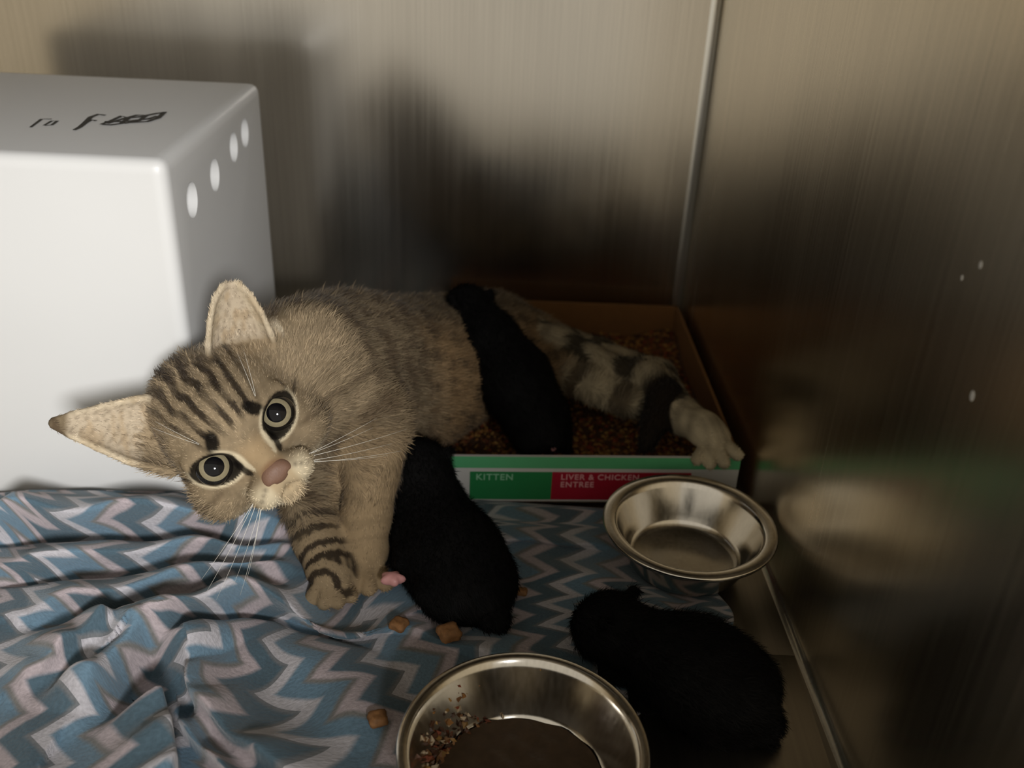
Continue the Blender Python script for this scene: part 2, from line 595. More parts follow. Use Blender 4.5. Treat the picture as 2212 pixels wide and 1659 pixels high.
for poly, A, wf, wn, lean in FOLDS:
    d, s, t = seg_dist(P, poly)
    w = np.where(s >= 0, wf, wn)
    env = np.clip(np.minimum(t, 1 - t) * 5, 0.12, 1) ** .7
    g = np.exp(-(d / w) ** 2) * env
    wob = 1 + .15 * np.sin(t * 17 + A * 900)
    Z += A * g * wob
    tr = np.exp(-((s * d + wn * 2.1) / (wn * 1.1)) ** 2) * env
    Z -= min(A * .45, .013) * tr
    pa = np.array(poly[0]); pb = np.array(poly[-1]); dr = (pb - pa) / np.linalg.norm(pb - pa)
    nn = np.array([dr[1], -dr[0]])
    SH += 1.25 * lean * g[:, None] * nn
    UVo += -(A * .25) * np.tanh(s * d / w)[:, None] * nn * env[:, None] * -1.0
edge = np.minimum(np.minimum(UU, 1 - UU) * 14, np.minimum(VVg * 20, (1 - VVg) * 10)).ravel()
Z = np.where(edge < 1, .003 + (Z - .003) * np.clip(edge, 0, 1) ** .6, Z)
# the trodden area around the bowls, kittens and tray stays low
flat = np.clip((P[:, 1] - .60) / .04, 0, 1) * np.clip((P[:, 0] + .10) / .04, 0, 1)
Z = Z * (1 - .4 * flat)
Z = np.where(P[:, 1] > .70, np.where(P[:, 0] > -.085, .0022, np.minimum(Z, .007)), Z)
for kx, ky, kr in ((-.045, .60, .055), (-.03, .55, .04), (.12, .48, .06), (.08, .51, .04), (-.122, .552, .036), (-.104, .572, .036)):
    Z = Z * (1 - .7 * np.exp(-((P[:, 0] - kx) ** 2 + (P[:, 1] - ky) ** 2) / kr ** 2))
Z = np.clip(Z, np.where(P[:, 1] > .70, .0022, .0050), .06)
Pn = P + SH
BV = np.stack([Pn[:, 0], Pn[:, 1], Z], 1)
idx = np.arange(NU * NV).reshape(NV, NU)
BF = np.stack([idx[:-1, :-1].ravel(), idx[:-1, 1:].ravel(), idx[1:, 1:].ravel(), idx[1:, :-1].ravel()], 1)
bme = fast_mesh('blanket', BV, BF)


def blanket_z(x, y):
    d = (Pn[:, 0] - x) ** 2 + (Pn[:, 1] - y) ** 2
    k = np.argsort(d)[:6]
    return float(Z[k].max())


B3 = BV.reshape(NV, NU, 3)
arc = np.concatenate([np.zeros((1, NU)), np.cumsum(np.linalg.norm(np.diff(B3, axis=0), axis=2), axis=0)], 0)
ker = np.ones(31) / 31
arc = np.stack([np.convolve(np.pad(r_, 15, mode='edge'), ker, 'valid') for r_ in arc])
uvw = np.stack([P[:, 0], Y0 + arc.ravel()], 1)
ang = np.radians(-34) * np.clip((P[:, 0] + .20) / .12, 0, 1) * np.clip((.60 - P[:, 1]) / .08, 0, 1)
c0 = np.array([-.08, .50])
q = uvw - c0
uvr = np.stack([q[:, 0] * np.cos(ang) - q[:, 1] * np.sin(ang), q[:, 0] * np.sin(ang) + q[:, 1] * np.cos(ang)], 1)
at = bme.attributes.new('rest', 'FLOAT_VECTOR', 'POINT')
at.data.foreach_set('vector', np.concatenate([uvr, np.zeros((len(uvr), 1))], 1).astype(np.float32).ravel())

M_BLK, nt, bs = mat_new('chevron_fleece')
a = nt.nodes.new('ShaderNodeAttribute'); a.attribute_name = 'rest'
sp = nt.nodes.new('ShaderNodeSeparateXYZ'); nt.links.new(a.outputs['Vector'], sp.inputs[0])


def math_node(op, x, y=None):
    n = nt.nodes.new('ShaderNodeMath'); n.operation = op
    for i, v in enumerate((x, y)):
        if v is None: continue
        if isinstance(v, (int, float)): n.inputs[i].default_value = v
        else: nt.links.new(v, n.inputs[i])
    return n.outputs[0]


nz = nt.nodes.new('ShaderNodeTexNoise'); nz.inputs['Scale'].default_value = 60; nz.inputs['Detail'].default_value = 3
nt.links.new(a.outputs['Vector'], nz.inputs['Vector'])
zig = math_node('PINGPONG', math_node('ADD', sp.outputs[1], 5.0), 0.0225)
u_ = math_node('ADD', sp.outputs[0], math_node('MULTIPLY', zig, 1.0))
u_ = math_node('ADD', u_, math_node('MULTIPLY', nz.outputs['Fac'], 0.0012))
fr = math_node('FRACT', math_node('DIVIDE', math_node('ADD', u_, 5.0), 0.066))
cr = nt.nodes.new('ShaderNodeValToRGB'); cr.color_ramp.interpolation = 'LINEAR'
els = []
for p0, p1, c_ in ((0, .17, srgb(208, 204, 208)), (.17, .42, srgb(116, 144, 162)), (.42, .50, srgb(134, 132, 128)), (.50, .67, srgb(198, 184, 186)), (.67, .94, srgb(90, 112, 124)), (.94, 1, srgb(130, 132, 134))):
    els += [(p0 + .03, c_), (p1 - .03, c_)]
cr.color_ramp.elements[0].position = 0; cr.color_ramp.elements[0].color = (*els[0][1], 1)
cr.color_ramp.elements[1].position = els[1][0]; cr.color_ramp.elements[1].color = (*els[1][1], 1)
for p_, c_ in els[2:]:
    e = cr.color_ramp.elements.new(p_); e.color = (*c_, 1)
nt.links.new(fr, cr.inputs[0])
mx = nt.nodes.new('ShaderNodeMix'); mx.data_type = 'RGBA'; mx.blend_type = 'MULTIPLY'
mx.inputs[0].default_value = 0.5
nt.links.new(cr.outputs[0], mx.inputs[6])
nz2 = nt.nodes.new('ShaderNodeTexNoise'); nz2.inputs['Scale'].default_value = 420; nz2.inputs['Detail'].default_value = 4
nt.links.new(a.outputs['Vector'], nz2.inputs['Vector'])
nt.links.new(nz2.outputs['Fac'], mx.inputs[7])
nt.links.new(mx.outputs[2], bs.inputs['Base Color'])
bs.inputs['Roughness'].default_value = 0.95
bs.inputs['Sheen Weight'].default_value = 0.3
bs.inputs['Specular IOR Level'].default_value = 0.1
bp = nt.nodes.new('ShaderNodeBump'); bp.inputs['Strength'].default_value = 0.5; bp.inputs['Distance'].default_value = 0.0015
nt.links.new(nz2.outputs['Fac'], bp.inputs['Height']); nt.links.new(bp.outputs['Normal'], bs.inputs['Normal'])
blanket = put('blanket', bme, M_BLK)
sd = blanket.modifiers.new('thickness', 'SOLIDIFY'); sd.thickness = 0.002; sd.offset = -1
tag(blanket, 'rumpled fleece blanket with blue, white and pink chevron pattern', 'blanket')

# ------------------------------------------------------------------ bowls
def bowl(name, cx, cy, z0, R, Hh, rb, label, lip=.0045):
    t = empty(name, (cx, cy, z0), label, 'bowl', 'stainless steel bowls')
    prof = [(0.0001, .004), (rb * .55, .0036), (rb * .9, .003), (rb, .0045)]
    n = 8
    for i in range(1, n + 1):
        s = i / n
        prof.append((rb + (R - lip - .002 - rb) * s ** .9, .0045 + (Hh - .0065) * s))
    prof += [(R - lip, Hh - .0006), (R - .0015, Hh), (R, Hh - .0018), (R - .0006, Hh - .0042), (R - .003, Hh - .0046), (R - lip - .0003, Hh - .004)]
    for i in range(n, -1, -1):
        s = i / n
        prof.append((rb + .0012 + (R - lip - .0017 - rb) * s ** .9, .0025 + (Hh - .0085) * s))
    prof += [(rb * .9, .0), (0.0001, .0)]
    put('bowl_shell', lathe_mesh('bowl_shell', prof, cx, cy, z0), M_BOWL, t)
    ring = [(R + .0018 * math.cos(a_) - .0016, Hh - .002 + .0018 * math.sin(a_)) for a_ in np.linspace(0, 2 * math.pi, 9)[:-1]]
    put('rim', lathe_mesh('rim', ring, cx, cy, z0, closed=True), M_BOWL, t)
    return t


B1 = (0.144, 0.620); B2 = (0.016, 0.394)
bowl('steel_bowl', B1[0], B1[1], 0.008, 0.068, 0.040, 0.043, 'small empty stainless steel bowl in front of the tray, near the right wall', .0085)
bowl2 = bowl('steel_bowl', B2[0], B2[1], 0.008, 0.073, 0.044, 0.052, 'stainless steel bowl with brown wet food remains at the bottom of the picture')
# food left in the near bowl
M_FOOD = simple('wet_food', srgb(74, 58, 42), 0.45, noise=0.4, nscale=140, bump=0.002)
V = [(B2[0], B2[1], .0145)]; F = []
nr, na = 14, 64
for i in range(1, nr + 1):
    for k in range(na):
        th = 2 * math.pi * k / na; r = .0515 * i / nr
        x = r * math.cos(th); y = r * math.sin(th)
        h = .0065 + .0012 * math.sin(x * 260 + y * 90) * math.cos(y * 210) + .0022 * max(0, -x / .05)
        V.append((B2[0] + x, B2[1] + y, .008 + max(h, .0052)))
for k in range(na):
    F.append((0, 1 + k, 1 + (k + 1) % na))
for i in range(nr - 1):
    for k in range(na):
        a_ = 1 + i * na + k; b_ = 1 + i * na + (k + 1) % na
        F.append((a_, a_ + na, b_ + na, b_))
food = put('wet_food', mesh_from('wet_food', V, F), M_FOOD)
tag(food, 'thin layer of brown wet cat food in the near steel bowl', 'cat food', kind='stuff')
M_CRUMB = attr_mat('food_crumbs', 0.5, 0.5)
VV = []; CC = []; FF = []
for i in range(150):
    th = rng.normal(2.75, .36); s = rng.uniform(0, 1) ** 1.6
    r = .050 + .018 * s
    z = .0145 + .032 * s ** 1.05
    sz = rng.uniform(.0010, .0026)
    c = pal[rng.integers(len(pal))] * rng.uniform(.6, 1.2) if rng.random() < .8 else np.array(srgb(190, 170, 140))
    rot = rng.normal(size=(3, 3)); rot, _ = np.linalg.qr(rot)
    q = (base * np.array([1.5, 1, .7]) * sz) @ rot + (B2[0] + r * math.cos(th), B2[1] + r * math.sin(th), z)
    FF += [tuple(k + len(VV) for k in f) for f in bf]
    VV += list(q); CC += [(*c, 1)] * 6
cr_ = put('food_crumbs', fast_mesh('food_crumbs', np.array(VV), np.array(FF), np.array(CC), False), M_CRUMB, food)
cr_['kind'] = 'stuff'

# ------------------------------------------------------------------ loose kibble
M_KIB = simple('kibble', srgb(140, 98, 58), 0.75, noise=0.6, nscale=260, bump=0.001)
kibs = [(970, 1366, .0100, 'brown kibble lying on the blanket fold right of centre', 0.3),
        (862, 1348, .0078, 'pale kibble crumb on the blanket below the paws', 1.2),
        (816, 1552, .0076, 'orange kibble on the blanket left of the near bowl', 2.0),
        (1128, 1278, .0050, 'small kibble beside the rump of the middle black kitten', 0.9)]
for px, py, r, lab, rot in kibs:
    c = atz(px, py, .022); zb = blanket_z(c[0], c[1]); c = atz(px, py, zb + r * .9)
    bm = bmesh.new()
    bmesh.ops.create_icosphere(bm, subdivisions=3, radius=1)
    for v in bm.verts:
        x, y, z = v.co
        th = math.atan2(y, x) + rot
        k = 0.86 + .14 * math.cos(4 * th) * math.hypot(x, y) + .08 * math.sin(2 * th + 9 * z)
        v.co = Vector((c[0] + r * x * k, c[1] + r * y * k, c[2] + r * .62 * z * (1 - .35 * math.exp(-(x * x + y * y) * 5))))
    me = bpy.data.meshes.new('kibble'); bm.to_mesh(me); bm.free()
    me.polygons.foreach_set('use_smooth', [True] * len(me.polygons))
    tag(put('kibble', me, M_KIB), lab, 'kibble', 'loose kibble on the blanket')


# ------------------------------------------------------------------ implicit surfaces for the animals
class Field:
    def __init__(self, lo, hi, h):
        self.lo = np.array(lo, float); self.h = h
        self.n = np.ceil((np.array(hi) - self.lo) / h).astype(int) + 1
        self.D = np.full(self.n, 0.03, np.float32)

    def _sub(self, lo, hi):
        a = np.maximum(np.floor((np.array(lo) - self.lo) / self.h).astype(int), 0)
        b = np.minimum(np.ceil((np.array(hi) - self.lo) / self.h).astype(int) + 1, self.n)
        if np.any(b <= a): return None, None
        g = [(self.lo[i] + self.h * np.arange(a[i], b[i])).astype(np.float32) for i in range(3)]
        return tuple(slice(a[i], b[i]) for i in range(3)), np.meshgrid(*g, indexing='ij', sparse=True)

    def _merge(self, sl, d, k, sub):
        A = self.D[sl]
        if sub:
            d = -d
            if k > 0:
                h = np.maximum(k - np.abs(A - d), 0) / k
                self.D[sl] = np.maximum(A, d) + h * h * k * .25
            else:
                self.D[sl] = np.maximum(A, d)
        else:
            if k > 0:
                h = np.maximum(k - np.abs(A - d), 0) / k
                self.D[sl] = np.minimum(A, d) - h * h * k * .25
            else:
                self.D[sl] = np.minimum(A, d)

    def ell(self, c, r, R=None, k=.01, sub=False):
        """ellipsoid; rows of R are its axes"""
        c = np.array(c, float); r = np.array(r, float)
        R = np.eye(3) if R is None else np.array(R, float)
        ext = np.sqrt(((R * r[:, None]) ** 2).sum(0)) + k + .012
        sl, g = self._sub(c - ext, c + ext)
        if sl is None: return
        q = [R[i, 0] * (g[0] - c[0]) + R[i, 1] * (g[1] - c[1]) + R[i, 2] * (g[2] - c[2]) for i in range(3)]
        k0 = np.sqrt(sum((q[i] / r[i]) ** 2 for i in range(3)))
        k1 = np.sqrt(sum((q[i] / r[i] ** 2) ** 2 for i in range(3))) + 1e-6
        self._merge(sl, (k0 * (k0 - 1) / k1).astype(np.float32), k, sub)

    def cap(self, a, b, ra, rb, k=.01, sub=False):
        a = np.array(a, float); b = np.array(b, float)
        e = max(ra, rb) + k + .012
        sl, g = self._sub(np.minimum(a, b) - e, np.maximum(a, b) + e)
        if sl is None: return
        ab = b - a; l2 = ab @ ab + 1e-12
        t = np.clip(((g[0] - a[0]) * ab[0] + (g[1] - a[1]) * ab[1] + (g[2] - a[2]) * ab[2]) / l2, 0, 1)
        d = np.sqrt((g[0] - a[0] - t * ab[0]) ** 2 + (g[1] - a[1] - t * ab[1]) ** 2 + (g[2] - a[2] - t * ab[2]) ** 2) - (ra + (rb - ra) * t)
        self._merge(sl, d.astype(np.float32), k, sub)

    def chain(self, pts, radii, k=.01):
        for i in range(len(pts) - 1):
            self.cap(pts[i], pts[i + 1], radii[i], radii[i + 1], k)

    def mesh(self):
        D = self.D; S = D < 0
        n = self.n
        cnt = np.zeros(n - 1, np.int8)
        for dx in (0, 1):
            for dy in (0, 1):
                for dz in (0, 1):
                    cnt += S[dx:n[0] - 1 + dx, dy:n[1] - 1 + dy, dz:n[2] - 1 + dz]
        cell = np.argwhere((cnt > 0) & (cnt < 8))
        cid = np.full(n - 1, -1, np.int32)
        cid[cell[:, 0], cell[:, 1], cell[:, 2]] = np.arange(len(cell))
        corners = [(x, y, z) for x in (0, 1) for y in (0, 1) for z in (0, 1)]
        cv = np.stack([D[cell[:, 0] + c[0], cell[:, 1] + c[1], cell[:, 2] + c[2]] for c in corners], 1)
        acc = np.zeros((len(cell), 3)); m = np.zeros(len(cell))
        for i, a in enumerate(corners):
            for j, b in enumerate(corners):
                if j <= i or sum(abs(a[q] - b[q]) for q in range(3)) != 1: continue
                va, vb = cv[:, i], cv[:, j]
                x = (va < 0) != (vb < 0)
                t = va[x] / (va[x] - vb[x])
                acc[x] += np.array(a) + t[:, None] * (np.array(b) - np.array(a))
                m[x] += 1
        V = self.lo + self.h * (cell + acc / m[:, None])
        Fs = []
        for ax in range(3):
            s0 = [slice(None)] * 3; s1 = [slice(None)] * 3
            s0[ax] = slice(0, -1); s1[ax] = slice(1, None)
            e = np.argwhere(S[tuple(s0)] != S[tuple(s1)])
            o1, o2 = (ax + 1) % 3, (ax + 2) % 3
            okk = (e[:, o1] > 0) & (e[:, o2] > 0) & (e[:, o1] < n[o1] - 1) & (e[:, o2] < n[o2] - 1)
            e = e[okk]
            inside = S[e[:, 0], e[:, 1], e[:, 2]]
            q = []
            for d1, d2 in ((0, 0), (-1, 0), (-1, -1), (0, -1)):
                c = e.copy(); c[:, o1] += d1; c[:, o2] += d2
                q.append(cid[c[:, 0], c[:, 1], c[:, 2]])
            q = np.stack(q, 1)
            q[~inside] = q[~inside][:, ::-1]
            Fs.append(q)
        return V, np.concatenate(Fs)


def vnormals(V, F):
    fnm = np.cross(V[F[:, 2]] - V[F[:, 0]], V[F[:, 3]] - V[F[:, 1]])
    N_ = np.zeros_like(V)
    for i in range(4):
        np.add.at(N_, F[:, i], fnm)
    return N_ / (np.linalg.norm(N_, axis=1, keepdims=True) + 1e-12)


def relax(V, F, it=2, f=.5):
    for _ in range(it):
        S_ = np.zeros_like(V); c = np.zeros(len(V))
        for i in range(4):
            for j in ((i + 1) % 4, (i + 3) % 4):
                np.add.at(S_, F[:, i], V[F[:, j]]); np.add.at(c, F[:, i], 1)
        V = V + f * (S_ / c[:, None] - V)
    return V


def grow_fur(name, V, F, Nn, count, flow, length, width, color, mask, lay=0.8, jit=.25, tip=1.0):
    """short flat blades of fur; flow(p)->direction, length(p)->metres, color(p)->rgb, mask(p)->0..1"""
    fi = rng.integers(0, len(F), count)
    a = rng.random((count, 1)); b = rng.random((count, 1))
    f = F[fi]
    w = [(1 - a) * (1 - b), a * (1 - b), a * b, (1 - a) * b]
    p = sum(w[i] * V[f[:, i]] for i in range(4))
    n = sum(w[i] * Nn[f[:, i]] for i in range(4)); n /= np.linalg.norm(n, axis=1, keepdims=True) + 1e-9
    keep = rng.random(count) < mask(p, n)
    p, n = p[keep], n[keep]
    fl = flow(p, n)
    fl = fl - n * (fl * n).sum(1, keepdims=True)
    fl /= np.linalg.norm(fl, axis=1, keepdims=True) + 1e-9
    fl = fl + rng.normal(size=fl.shape) * jit
    d1 = n * (1.05 - lay) + fl * lay; d1 /= np.linalg.norm(d1, axis=1, keepdims=True)
    d2 = n * (.75 - lay) + fl * lay; d2 /= np.linalg.norm(d2, axis=1, keepdims=True)
    L = (length(p) * rng.uniform(.6, 1.25, len(p)))[:, None]
    W = width * rng.uniform(.7, 1.3, (len(p), 1))
    s = np.cross(d1, n); s /= np.linalg.norm(s, axis=1, keepdims=True) + 1e-9
    r0 = p - n * .0006
    m1 = r0 + d1 * L * .55
    t1 = m1 + d2 * L * .5
    VV = np.stack([r0 - s * W, r0 + s * W, m1 + s * W * .8, m1 - s * W * .8, t1], 1).reshape(-1, 3)
    k = 5 * np.arange(len(p))[:, None]
    F3 = np.concatenate([k + np.array([[0, 1, 2]]), k + np.array([[0, 2, 3]]), k + np.array([[3, 2, 4]])])
    c = color(p + fl * 0.0005) * rng.uniform(.66, 1.36, (len(p), 1))
    C = np.ones((len(p), 5, 4)); C[:, :, :3] = c[:, None]
    C[:, 4, :3] *= tip
    return fast_mesh(name, VV, F3, C.reshape(-1, 4), True)


def smooth01(x, a, b):
    t = np.clip((x - a) / (b - a), 0, 1)
    return t * t * (3 - 2 * t)


def vnoise(p, s, seed=0):
    """cheap smooth pseudo noise from summed sines, -1..1"""
    r_ = np.random.default_rng(seed)
    o = np.zeros(len(p))
    for i in range(6):
        k = r_.normal(size=3) * s
        o += np.sin(p @ k + r_.uniform(0, 6.28))
    return o / 3.2


def mixc(a, b, t):
    t = np.asarray(t)[:, None]
    return a * (1 - t) + b * t


M_FUR = attr_mat('tabby_fur', 0.75, 0.15, 0.1)
M_SKIN = attr_mat('tabby_coat', 0.9, 0.05)

# ------------------------------------------------------------------ the mother cat
S = 0.0110                                   # one head unit in metres (head about ten units wide)
eye_mid = aty(532, 951, 0.552)
TOW = -ray(532, 951); TOW /= np.linalg.norm(TOW)
hx = 0.756 * RGT + 0.655 * UPV; hx -= TOW * (hx @ TOW); hx /= np.linalg.norm(hx)
hu = np.cross(TOW, hx)
pit = math.radians(13)
hw = math.cos(pit) * TOW - math.sin(pit) * hu     # muzzle direction
hu = math.cos(pit) * hu + math.sin(pit) * TOW
HR = np.stack([hx, hu, hw])                   # rows: right, up, out of the face
EY_W = 2.0
HO = eye_mid - hw * EY_W * S


def hl(x, u, w):
    return HO + S * (x * hx + u * hu + w * hw)


def to_head(p):
    return (p - HO) @ HR.T / S


f = Field((-.40, .47, -.004), (.235, .99, .285), .0016)


def hell(c, r, k=.006, sub=False, rot=None):
    R = HR if rot is None else rot @ HR
    f.ell(hl(*c), np.array(r) * S, R, k, sub)


def hcap(a, b, ra, rb, k=.006, sub=False):
    f.cap(hl(*a), hl(*b), ra * S, rb * S, k, sub)


# trunk
sh = aty(735, 790, .715); mid = aty(850, 790, .785); hip = aty(985, 770, .850); rump = aty(1065, 735, .895)
spd = np.array([.56, .80, -.06]); spd /= np.linalg.norm(spd)
side = np.array([.8, -.59, 0]); side -= spd * (side @ spd); side /= np.linalg.norm(side)
upb = np.cross(spd, side) * -1
if upb[2] < 0: upb = -upb
BR = np.stack([spd, side, upb])
f.ell(sh, (.082, .062, .060), BR, .02)
f.ell(mid, (.095, .078, .060), BR, .03)
f.ell(aty(915, 850, .775), (.075, .052, .042), BR, .03)      # belly
f.ell(hip, (.080, .070, .056), BR, .03)
f.ell(rump, (.050, .055, .046), BR, .03)
# neck
f.chain([hl(0, .4, -2.2), aty(660, 800, .66), sh], [.043, .050, .056], .02)
# chest towards the camera
f.ell(aty(745, 905, .66), (.045, .04, .045), None, .02)
# head
hell((0, 1.0, -1.2), (4.25, 3.8, 4.3), .01)
hell((-.2, 3.0, -3.2), (3.7, 2.9, 3.0), .012)
hell((0, -.6, 0), (4.1, 3.2, 3.35), .012)
for s in (-1, 1):
    hell((s * 3.0, -2.0, -.4), (2.0, 1.9, 2.3), .012)
    hcap((s * 1.3, 1.35, 2.75), (s * 3.3, 1.0, 1.5), .55, .5, .008)
    hell((s * 1.0, -2.85, 3.40), (1.35, 1.05, 1.2), .006)
hcap((0, 2.4, 2.0), (0, -1.8, 3.95), 1.35, .78, .012)
hell((0, -3.75, 2.7), (1.15, .85, 1.15), .006)
hcap((0, -3.15, 4.6), (0, -3.5, 3.8), .10, .10, .003, True)   # split under the nose
for s in (-1, 1):                                              # mouth line
    hcap((0, -3.35, 4.35), (s * 1.3, -3.55, 3.6), .09, .09, .003, True)
# eye sockets
EYER = 1.16
eyes = [(2.45, 0.0, EY_W - .08), (-2.45, 0.0, EY_W - .08)]
for s, e in zip((1, -1), eyes):
    a_ = math.radians(25 * s)
    rot = np.array([[math.cos(a_), math.sin(a_), 0], [-math.sin(a_), math.cos(a_), 0], [0, 0, 1]])
    hell((e[0], e[1], e[2] + 1.15), (1.24, .90, 1.3), .003, True, rot)
# ears: curved fans
EARS = [((3.15, 3.0, -1.3), (5.75, 7.6, -.6), 2.25, np.array([.93, -.36, .0]), 1.0, .55),
        ((-3.2, 2.9, -1.2), (-7.7, 7.9, -1.4), 2.45, np.array([-.70, -.66, .25]), .6, .0)]
ear_info = []
for (bc, tp, rad, e1, dep, rnd) in EARS:
    bc = np.array(bc); tp = np.array(tp)
    ax = (tp - bc) / np.linalg.norm(tp - bc)
    e1 = e1 - ax * (e1 @ ax); e1 /= np.linalg.norm(e1)
    e2 = np.cross(ax, e1)
    if e2[2] > 0: e2 = -e2
    ear_info.append((bc, tp, ax, e1, e2, rad))
    nf = 13
    prev = None
    ln = np.linalg.norm(tp - bc)
    for i in range(nf):
        ph = math.pi * i / (nf - 1)
        def ring(t, wd):
            return bc + ax * ln * t + wd * rad * (math.cos(ph) * e1 + math.sin(ph) * e2 * .85 * dep * (1 - .45 * t)) + e2 * rad * .12
        pts = [ring(-.1, 1.0), ring(.3, .80 + .16 * rnd), ring(.58, .52 + .36 * rnd), ring(.82, .26 + .42 * rnd), ring(.97, .06 + .30 * rnd)]
        for a_, b_, r1, r2 in zip(pts[:-1], pts[1:], (.26, .22, .19, .17), (.22, .19, .17, .15)):
            hcap(tuple(a_), tuple(b_), r1, r2, .0015)

# forelegs
LA = [aty(775, 850, .668), aty(818, 905, .645), aty(804, 1020, .625), aty(793, 1110, .608), aty(788, 1165, .597)]
f.chain(LA, [.034, .0245, .0195, .0170, .0170], .012)
LB = [aty(690, 1000, .645), aty(666, 1095, .614), aty(686, 1170, .589), aty(706, 1215, .575)]
f.chain(LB, [.027, .0185, .0165, .016], .010)
zpa = blanket_z(-.10, .555) + .001


def paw(base, toedirs, r, L, rt):
    f.ell(base, (r * 1.1, r * 1.1, r * .75), None, .008)
    for d in toedirs:
        d = np.array(d, float); d /= np.linalg.norm(d)
        a = base + d * r * .55
        b = base + d * L + np.array([0, 0, -.004])
        f.cap(a, b, rt, rt * .95, .0012)


pA = aty(788, 1195, .590)
paw(pA, [(-.62, -.75, -.30), (-.2, -1, -.30), (.25, -1, -.30), (.68, -.72, -.30)], .0165, .0275, .0070)
pB = aty(713, 1234, .567)
paw(pB, [(-.45, -.8, -.3), (-.02, -1, -.3), (.38, -.9, -.3), (.72, -.6, -.25)], .0155, .0235, .0060)
# hind legs: the long one reaching the far corner of the tray, and the one tucked beneath
HL = [aty(1045, 745, .885), aty(1150, 735, .905), aty(1290, 775, .875), aty(1420, 815, .835), aty(1475, 900, .765), aty(1520, 925, .735)]
f.chain(HL, [.042, .027, .0195, .0165, .0150, .016], .010)
pH = aty(1538, 942, .728)
paw(pH, [(-.65, -.9, -.35), (-.15, -1, -.4), (.35, -.95, -.35), (.85, -.6, -.2)], .0150, .026, .0058)
HL2 = [aty(1060, 790, .86), aty(1180, 790, .85), aty(1290, 830, .82), aty(1362, 868, .795)]
f.chain(HL2, [.036, .022, .0165, .015], .010)
# tail, dark tip curling down over the hind leg
TL = [aty(1085, 705, .925), aty(1200, 735, .865), aty(1330, 800, .825), aty(1405, 812, .812), aty(1432, 850, .790), aty(1415, 910, .765), aty(1398, 955, .745)]
f.chain(TL, [.016, .014, .0135, .0135, .0135, .0125, .008], .004)
CV, CF = f.mesh()
CV = relax(CV, CF, 2, .45)
CN = vnormals(CV, CF)
del f

C_AG = np.array(srgb(134, 117, 92)); C_TAN = np.array(srgb(168, 142, 106)); C_CREAM = np.array(srgb(214, 198, 166))
C_DARK = np.array(srgb(46, 38, 30)); C_MID = np.array(srgb(82, 68, 52)); C_EARIN = np.array(srgb(186, 170, 146)); C_BLACK = np.array(srgb(20, 17, 14))
TLp = np.array(TL); HLp = np.array(HL + [pH + (0.01, -.02, -.006)])


def chain_param(p, pts):
    best = np.full(len(p), 1e9); par = np.zeros(len(p)); L = 0
    for i in range(len(pts) - 1):
        a = pts[i]; b = pts[i + 1]; ab = b - a; l = np.linalg.norm(ab)
        t = np.clip((p - a) @ ab / (l * l), 0, 1)
        d = np.linalg.norm(p - (a + t[:, None] * ab), axis=1)
        m = d < best
        best[m] = d[m]; par[m] = L + t[m] * l
        L += l
    return best, par


def is_head(h):
    return (h[:, 2] > -5.0) & (np.hypot(h[:, 0], h[:, 1] - .5) < 9.8)


